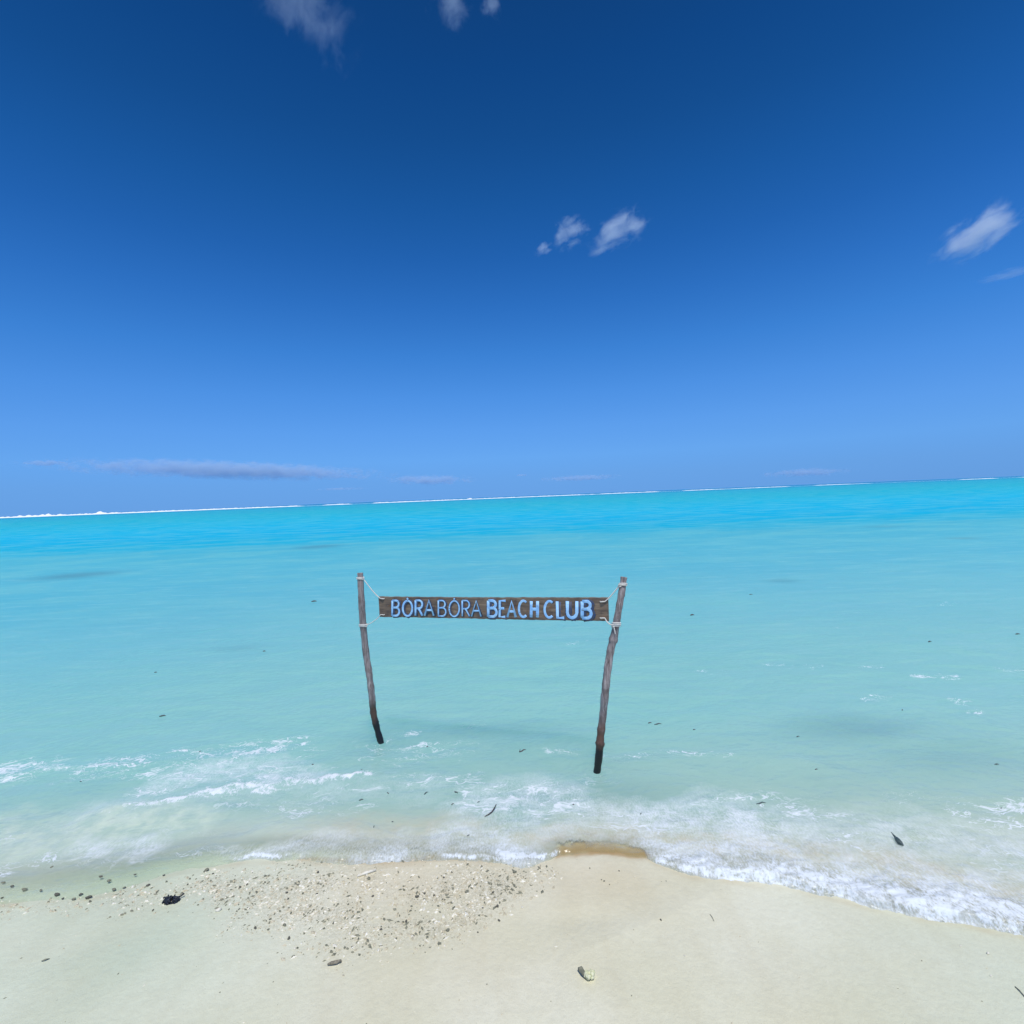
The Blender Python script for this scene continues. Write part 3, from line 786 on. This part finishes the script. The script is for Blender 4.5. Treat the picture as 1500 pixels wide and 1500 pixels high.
def rope_mat():
    t = NT('white_rope')
    w = t.n('TexWave', {'Vector': t.coords(rot=(0, R(40), 0)), 'Scale': 90.0, 'Distortion': 1.0}).outputs['Fac']
    c = t.mix(w, lin(205, 200, 190), lin(240, 238, 232))
    b = t.n('Bump', {'Height': w, 'Strength': 0.6, 'Distance': 0.002}).outputs[0]
    return t.surf(t.n('BsdfPrincipled', {'Base Color': c, 'Roughness': 0.8, 'Normal': b}).outputs[0])
RM = rope_mat()
inv = sign.matrix_world.inverted()
def near_pole(P, rads, z):
    i = min(range(len(P)), key=lambda k: abs(P[k].z - z))
    return P[i], rads[i]
def rope(P, rads, pyw, hole, side, turns, rr_=0.0042, strands=1, sag=0.01, tail=None):
    """wraps round the pole at photo height pyw, then runs to a hole in the board"""
    zt = pyw
    c, r = near_pole(P, rads, zt)
    parts = []
    r += rr_ * 0.8
    hl = []
    for k in range(turns * 16 + 1):
        a = 2 * math.pi * k / 16 + (0 if side > 0 else math.pi)
        z = zt + (k / (turns * 16) - 0.5) * turns * rr_ * 2.0
        cc, _ = near_pole(P, rads, z)
        hl.append(Vector((cc.x + r * math.cos(a), cc.y - r * math.sin(a), z + 0.006 * math.sin(a))))
    parts.append(tube(hl, rr_, 7))
    st = Vector((c.x + side * r * 0.9, c.y - r * 0.4, zt))
    hx, hz = bl(*hole)
    hp = sign.matrix_world @ Vector((hx, -0.004, hz))
    for s in range(strands):
        o = Vector((0, -0.005 * s, 0.007 * s))
        pts = [st + o, st.lerp(hp, .35) + o * .8 + Vector((0, 0, -sag * .8)), st.lerp(hp, .7) + o * .4 + Vector((0, 0, -sag)), hp]
        parts.append(tube(resample(pts, 6), rr_ * .8, 7))
    # knot at the pole and the loop through the hole
    kn = [st + Vector((0.008 * math.cos(q * 1.1), -0.006 + .006 * math.sin(q * 2.3), 0.008 * math.sin(q * 1.1))) for q in range(9)]
    parts.append(tube(kn, rr_ * 0.9, 7))
    back = hp + ny * -0.02
    parts.append(tube(resample([hp + ex * side * -0.0 , hp + ex * side * 0.018 + ny * 0.004, hp + ex * side * 0.026 - Vector((0, 0, .002)), hp + ex * side * 0.030 - ny * 0.012], 5), rr_ * .9, 7))
    if tail:
        parts.append(tube(resample([st, st + Vector((tail[0] * .5, -.01, tail[1] * .3)), st + Vector((tail[0], -.012, tail[1]))], 5), rr_ * .7, 7))
    V, F = join(parts)
    V = [inv @ v for v in V]
    link('rope', mesh_from('rope', V, F), RM, sign)
zz = lambda px, py, d: at_depth(px, py, d).z
rope(PL, RL, zz(528, 847, YL), (557.5, 876.5), 1, 2)
rope(PL, RL, zz(532, 916, YL), (558, 900), 1, 3, 0.0034)
rope(PR, RR_, zz(912, 857, YR), (886, 881), -1, 2, 0.0046, 1, 0.006, (0.02, 0.012))
rope(PR, RR_, zz(902, 915, YR), (886, 905), -1, 3, 0.0046, 1, 0.012, (0.01, -0.05))

# ------------------------------------------------------------------ debris
def stone_mat(name, a, b, rough=0.7, sc=60):
    t = NT(name)
    n = t.noise(t.coords(), sc, 4, 0.6)
    c = t.mix(t.rng(n, 0.35, 0.65), a, b)
    bm_ = t.n('Bump', {'Height': n, 'Strength': 0.5, 'Distance': 0.003}).outputs[0]
    return t.surf(t.n('BsdfPrincipled', {'Base Color': c, 'Roughness': rough, 'Normal': bm_}).outputs[0])
M_dark = stone_mat('dark_pebble', lin(70, 70, 62), lin(116, 112, 98), 0.6)
M_olive = stone_mat('olive_rubble', lin(104, 106, 90), lin(148, 146, 124))
M_shell = stone_mat('bleached_shell', lin(226, 218, 196), lin(242, 238, 222))
M_weed = stone_mat('black_weed', lin(18, 22, 32), lin(38, 44, 60), 0.55, 120)
M_twig = stone_mat('wet_twig', lin(58, 54, 56), lin(92, 84, 80), 0.6, 120)
M_leaf = stone_mat('sodden_leaf', lin(52, 70, 72), lin(84, 98, 94), 0.5, 120)
M_rust = stone_mat('rusty_leaf', lin(120, 84, 50), lin(160, 120, 76), 0.6, 120)

def lump(seed, rough=0.25, sub=2, dims=(1, 1, .6)):
    rr = random.Random(seed)
    ph = [rr.uniform(0, 6) for _ in range(6)]
    bm = bmesh.new(); bmesh.ops.create_icosphere(bm, subdivisions=sub, radius=1)
    for v in bm.verts:
        c = v.co.copy()
        k = 1 + rough * (math.sin(2.1 * c.x + ph[0]) * math.cos(2.6 * c.y + ph[1]) + 0.6 * math.sin(4.3 * c.z + ph[2] + 3 * c.x) + 0.4 * math.sin(6 * c.y + ph[3]))
        v.co = Vector((c.x * dims[0], c.y * dims[1], c.z * dims[2])) * k
    me = bpy.data.meshes.new('lump'); bm.to_mesh(me); bm.free()
    me.polygons.foreach_set('use_smooth', [True] * len(me.polygons))
    return me
LUMPS = [lump(i, 0.22 + 0.05 * (i % 3), 2, (1, 0.65 + 0.1 * (i % 3), 0.5)) for i in range(8)]
_mcache = {}
def lumpobj(name, i, mat, p, size, label, cat, group=None, rz=None, sink=0.15):
    key = (i % 8, mat.name, name)
    if key not in _mcache:
        me = LUMPS[i % 8].copy(); me.name = name; me.materials.append(mat); _mcache[key] = me
    o = bpy.data.objects.new(name, _mcache[key]); col.objects.link(o)
    o.location = p + Vector((0, 0, size * (0.5 - sink)))
    o.scale = (size, size, size)
    o.rotation_euler = (rnd.uniform(-.3, .3), rnd.uniform(-.3, .3), rnd.uniform(0, 6.28) if rz is None else rz)
    return tag(o, label, cat, group)

# named dark pebbles and weed lumps of the rubble (photo px, diameter px)
PEB = [(592, 1304, 5), (611, 1314, 7), (622, 1309, 5), (754, 1278, 7), (464, 1310, 5), (466, 1278, 5), (641, 1287, 4), (650, 1286, 5), (694, 1288, 4),
       (510, 1325, 4), (546, 1313, 4), (636, 1312, 5), (684, 1307, 8), (728, 1328, 6), (731, 1349, 6), (656, 1363, 7), (595, 1350, 6), (558, 1362, 6),
       (563, 1347, 5), (420, 1308, 5), (422, 1317, 4), (417, 1356, 6), (423, 1375, 7), (374, 1360, 6), (393, 1362, 5), (662, 1278, 4), (707, 1330, 4),
       (864, 1272, 3), (907, 1276, 3), (968, 1348, 4), (885, 1291, 4), (893, 1296, 3), (881, 1289, 3), (445, 1340, 4), (352, 1300, 5), (362, 1296, 5),
       (388, 1293, 5), (312, 1280, 4), (297, 1318, 4), (290, 1326, 4), (275, 1296, 4), (224, 1334, 4), (540, 1288, 6), (700, 1366, 4), (722, 1308, 4)]
for i, (a, b, d) in enumerate(PEB):
    p = sand_pt(a, b)
    lumpobj('pebble', i, M_dark if i % 3 else M_olive, p, d / 1500 * p.y * rnd.uniform(.65, .95),
            'small dark pebble lying on the pale sand at the rubble below the foam', 'pebble', 'dark pebbles strewn over the sand')
WETP = [(5, 1293, 7), (18, 1298, 6), (36, 1303, 7), (3, 1315, 5), (76, 1270, 5), (84, 1310, 9), (108, 1317, 7), (130, 1314, 9), (167, 1303, 8), (217, 1297, 8),
        (60, 1304, 5), (148, 1284, 6), (160, 1290, 6), (198, 1281, 5), (302, 1275, 8), (118, 1310, 6), (182, 1300, 5), (92, 1316, 5), (132, 1320, 5), (240, 1282, 5)]
for i, (a, b, d) in enumerate(WETP):
    p = sand_pt(a, b); q_ = on_plane(a, b, 0.008)
    if q_.y > p.y or p.z < 0.004: p = on_plane(a, b, 0.003)
    lumpobj('pebble', i + 3, M_dark if i % 2 else M_olive, p, d / 1500 * p.y * rnd.uniform(.65, .95),
            'dark wet pebble in the shallow wash at the left edge of the beach', 'pebble', 'wet pebbles in the left wash', rz=rnd.uniform(-.3, .5), sink=0.42)
for i, (a, b, d) in enumerate([(320, 1334, 9), (498, 1296, 4), (413, 1283, 4), (1407, 1386, 3), (1447, 1397, 5), (1452, 1430, 3), (470, 1362, 5), (512, 1368, 5),
                               (700, 1279, 4), (620, 1334, 4), (432, 1390, 4), (650, 1325, 4), (765, 1330, 4), (1003, 1400, 2.5), (930, 1285, 2.5)]):
    p = sand_pt(a, b)
    lumpobj('shell_fragment', i, M_shell, p, d / 1500 * p.y, 'bleached white shell fragment lying on the sand', 'shell', 'white shell bits on the sand')

# countless crumbs of shell and coral
def rubble():
    V, F, mi = [], [], []
    rr = np.random.RandomState(4)
    N = 60000
    xs = rr.uniform(-2.6, 0.7, N); ys = rr.uniform(1.7, 2.75, N)
    f = rubble_field(xs, ys); keep = (rr.rand(N) < np.clip(f, 0, 1) ** 1.1 * 0.9) & (shore_s(xs, ys) < 0.02)
    xs, ys, f = xs[keep][:11000], ys[keep][:11000], f[keep][:11000]
    # a thin sprinkle over the rest of the beach
    xe = rr.uniform(-2.6, 2.6, 700); ye = rr.uniform(1.4, 2.5, 700); k = shore_s(xe, ye) < -0.02
    xs = np.concatenate([xs, xe[k]]); ys = np.concatenate([ys, ye[k]])
    nrub = len(f)
    zs = sand_z(xs, ys)
    clus = vnoise(xs * 14, ys * 14)
    for i in range(len(xs)):
        s = 0.0012 + 0.0050 * rr.rand() ** 4
        if i >= nrub: s *= 0.45
        a = rr.uniform(0, 6.28); el = rr.uniform(1, 2.6)
        ca, sa = math.cos(a), math.sin(a)
        c = Vector((xs[i], ys[i], zs[i]))
        pts = [(1, 0, 0), (0, 1, 0), (-1, 0, 0), (0, -1, 0), (0.1, 0, .9), (0, 0, -.6)]
        b = len(V)
        for (x, y, z) in pts:
            x *= s * el; y *= s; z *= s
            x += rr.uniform(-.3, .3) * s; y += rr.uniform(-.3, .3) * s
            V.append(c + Vector((x * ca - y * sa, x * sa + y * ca, z + s * .15)))
        fs = [(0, 1, 4), (1, 2, 4), (2, 3, 4), (3, 0, 4), (1, 0, 5), (2, 1, 5), (3, 2, 5), (0, 3, 5)]
        F += [tuple(q + b for q in t_) for t_ in fs]
        r_ = rr.rand()
        m = 1 if r_ < 0.14 + 0.40 * (clus[i] > .62) else (0 if r_ < 0.62 else 2)
        mi += [m] * 8
    me = mesh_from('shell_rubble', V, F, False)
    o = link('shell_rubble', me)
    for m in (M_shell, M_olive, stone_mat('tan_crumb', lin(186, 176, 148), lin(212, 202, 176))): me.materials.append(m)
    me.polygons.foreach_set('material_index', mi)
    tag(o, 'crumbs of broken shell and coral strewn on the sand below the foam', 'shell rubble', kind='stuff')
rubble()

def tubeobj(name, pts, rad, mat, label, cat, n=7, group=None, extra=None):
    c = sum((Vector(p) for p in pts), Vector()) / len(pts)
    parts = [tube(resample([Vector(p) - c for p in pts], 5), rad, n, seed=3, wob=.25) if not isinstance(rad, list) else
             tube([Vector(p) - c for p in pts], rad, n, seed=3, wob=.25)]
    if extra: parts += [tube([Vector(p) - c for p in e[0]], e[1], 6, seed=5, wob=.3) for e in extra]
    V, F = join(parts)
    o = link(name, mesh_from(name, V, F), mat)
    o.location = c
    return tag(o, label, cat, group)

def wpt(px, py, z=0.012): return on_plane(px, py, z)
def zwater(px, py, up=0.006):
    p = on_plane(px, py, 0.0)
    i = int(np.argmin(abs(yr - p.y))); j = int(np.argmin(abs(us - p.x / p.y)))
    z = max(float(Zw[i, j]), 0) + up
    return on_plane(px, py, z)
tubeobj('twig', [zwater(710, 1196), zwater(716, 1193), zwater(721, 1189), zwater(724, 1184, .014), zwater(727, 1178, .02)], [.002, .0035, .0045, .004, .002], M_twig,
        'thin bent dark twig floating in the foam between the poles', 'twig')
tubeobj('driftwood_stick', [sand_pt(480, 1415) + Vector((0, 0, .006)), sand_pt(486, 1414) + Vector((0, 0, .009)), sand_pt(493, 1413) + Vector((0, 0, .01)), sand_pt(500, 1410) + Vector((0, 0, .008))],
        [.003, .006, .0065, .004], stone_mat('bleached_driftwood', lin(112, 106, 92), lin(150, 142, 124), .8, 120), 'short grey-brown stick lying on the bare sand below the rubble', 'driftwood')
tubeobj('twig', [sand_pt(61, 1409) + Vector((0, 0, .003)), sand_pt(66, 1408) + Vector((0, 0, .006)), sand_pt(73, 1405) + Vector((0, 0, .003))], [.0015, .003, .0008], M_olive,
        'tiny tapered twig alone on the sand at the lower left', 'twig')
tubeobj('coral_stick', [sand_pt(523, 1285) + Vector((0, 0, .005)), sand_pt(536, 1281) + Vector((0, 0, .008)), sand_pt(551, 1276) + Vector((0, 0, .006))], [.004, .007, .004], M_shell,
        'bleached finger of coral lying in the rubble under the left pole', 'coral')
tubeobj('dry_leaf', [sand_pt(1229, 1303) + Vector((0, 0, .012)), sand_pt(1233, 1308) + Vector((0, 0, .016)), sand_pt(1239, 1312) + Vector((0, 0, .014))], [.003, .008, .003], M_rust,
        'curled rusty brown leaf at the edge of the foam on the right', 'leaf')
tubeobj('seagrass_strand', [sand_pt(1040, 1340) + Vector((0, 0, .002)), sand_pt(1043, 1344) + Vector((0, 0, .003)), sand_pt(1046, 1350) + Vector((0, 0, .002))], .0009, M_olive,
        'hair-thin seagrass strand on the smooth sand right of centre', 'seagrass')
tubeobj('seagrass_strand', [sand_pt(1487, 1446) + Vector((0, 0, .002)), sand_pt(1494, 1453) + Vector((0, 0, .004)), sand_pt(1502, 1462) + Vector((0, 0, .002))], .0016, M_olive,
        'seagrass strand on the sand cut by the right edge', 'seagrass')

# black weed clump
def weed():
    p = sand_pt(252, 1321)
    rr = random.Random(9)
    s = p.y / 750
    parts = []
    for k in range(26):
        a = rr.uniform(0, 6.28)
        x = rr.uniform(-10, 8) * s; y = rr.uniform(-4, 4) * s * 1.3
        c = Vector((x, y, 0.006))
        L = rr.uniform(3, 6) * s
        pts = [c + Vector((L * (q - 1.5) * .5 * math.cos(a) + rr.uniform(-.003, .003), L * (q - 1.5) * .5 * math.sin(a) * .6, 0.004 + .010 * math.sin(q + k))) for q in range(4)]
        parts.append(tube(resample(pts, 3), rr.uniform(.003, .006), 7, seed=k, wob=.3))
    parts.append(tube(resample([Vector((6 * s, 4 * s, .008)), Vector((10 * s, 6 * s, .012)), Vector((13 * s, 9 * s, .016))], 4), .003, 6, seed=2, wob=.3))
    V, F = join(parts)
    o = link('seaweed_clump', mesh_from('seaweed_clump', V, F), M_weed); o.location = p
    tag(o, 'black clump of seaweed on the sand at the left, darkest thing on the beach', 'seaweed')
weed()

def coral():
    p = sand_pt(860, 1433)
    s = p.y / 750
    e = bpy.data.objects.new('coral_piece', None); col.objects.link(e); e.location = p; e.empty_display_size = .03
    tag(e, 'knobbly pale yellow coral piece with a dark stub near the bottom edge', 'coral')
    rr = random.Random(3)
    parts = []
    for k in range(16):
        a = rr.uniform(-.5, .9)
        c = Vector((rr.uniform(-3, 9) * s, rr.uniform(-5, 4) * s, .004 + rr.uniform(0, .006)))
        pts = [c, c + Vector((rr.uniform(-3, 4) * s, rr.uniform(-3, 4) * s, rr.uniform(.002, .014)))]
        pts.insert(1, pts[0].lerp(pts[1], .5) + Vector((.001, .001, .003)))
        parts.append(tube(pts, [.006, .0075, .004], 8, seed=k, wob=.35))
    V, F = join(parts)
    link('branches', mesh_from('branches', V, F), stone_mat('pale_coral', lin(205, 208, 160), lin(230, 228, 196), .8, 90), e)
    pts = [Vector((-11 * s, 12 * s, .008)), Vector((-8 * s, 9 * s, .014)), Vector((-5 * s, 4 * s, .010)), Vector((-2 * s, -2 * s, .006))]
    V, F = tube(pts, [.005, .009, .008, .004], 9, seed=1, wob=.3)
    link('blotch', mesh_from('blotch', V, F), M_olive, e)  # darker olive piece at the far left of the coral
coral()

# leaf-like dark pod in the right foam
def pod():
    P = [zwater(1311, 1226, .012), zwater(1314, 1229, .016), zwater(1318, 1234, .016), zwater(1323, 1238, .012)]
    tubeobj('seed_pod', P, [.005, .010, .0115, .004], M_leaf, 'dark curved seed pod floating in the thin foam on the right', 'seed pod', 9,
            extra=[([P[0], P[0] + Vector((-.004, .02, .012))], [.005, .001])])
pod()
FL = [(766, 1100, 14, 'curl'), (626, 1094, 4, ''), (495, 1134, 9, ''), (530, 1128, 6, ''), (548, 1211, 6, 'v'), (529, 1172, 8, ''), (568, 1162, 7, ''), (624, 1162, 9, 's'),
      (668, 1161, 9, 'b'), (663, 1178, 6, ''), (701, 1175, 5, ''), (686, 1224, 6, ''), (840, 1179, 4, ''), (939, 1192, 5, ''), (1115, 1177, 19, 'flat'), (1196, 1127, 6, ''),
      (1460, 1120, 9, 'flat'), (1169, 1079, 7, 'flat'), (952, 1059, 7, 'flat'), (964, 1061, 14, 'flat'), (238, 1049, 11, 'flat'), (1014, 901, 8, 'flat'), (1362, 940, 9, 'flat'),
      (1491, 929, 8, 'flat'), (293, 1101, 4, ''), (118, 1145, 5, ''), (228, 985, 5, 'flat'), (460, 881, 9, 'flat'), (1322, 1040, 5, ''), (1017, 1069, 5, 'flat'),
      (458, 1120, 5, ''), (1467, 1184, 4, ''), (1100, 871, 7, 'flat'), (387, 954, 5, 'flat'), (575, 1204, 4, '')]
for i, (a, b, L, k) in enumerate(FL):
    p = zwater(a, b, .0008)
    s = p.y / 750
    an = rnd.uniform(-.25, .35) if k == 'flat' else {'v': 1.5, 's': .9, 'b': -.7, 'curl': .6}.get(k, rnd.uniform(-1, 1))
    dv = Vector((math.cos(an), math.sin(an), 0)) * L * s * .42
    th = s * (0.7 if L < 8 else 1.0)
    pts = [p - dv, p - dv * .3 + Vector((0, 0, th * .4)), p + dv * .4 + Vector((-dv.y * .3, dv.x * .3, th * .3)), p + dv]
    ex_ = [([p - dv, p - dv + Vector((.004, .004, .02))], [th * .9, th * .3])] if k == 'curl' else None
    tubeobj('floating_leaf', pts, [th * .5, th * 1.1, th * .9, th * .25], M_leaf if i % 3 else M_twig,
            'small dark scrap of seagrass leaf floating on the turquoise water', 'leaf', 7, 'scraps of leaf drifting in the shallows', extra=ex_)
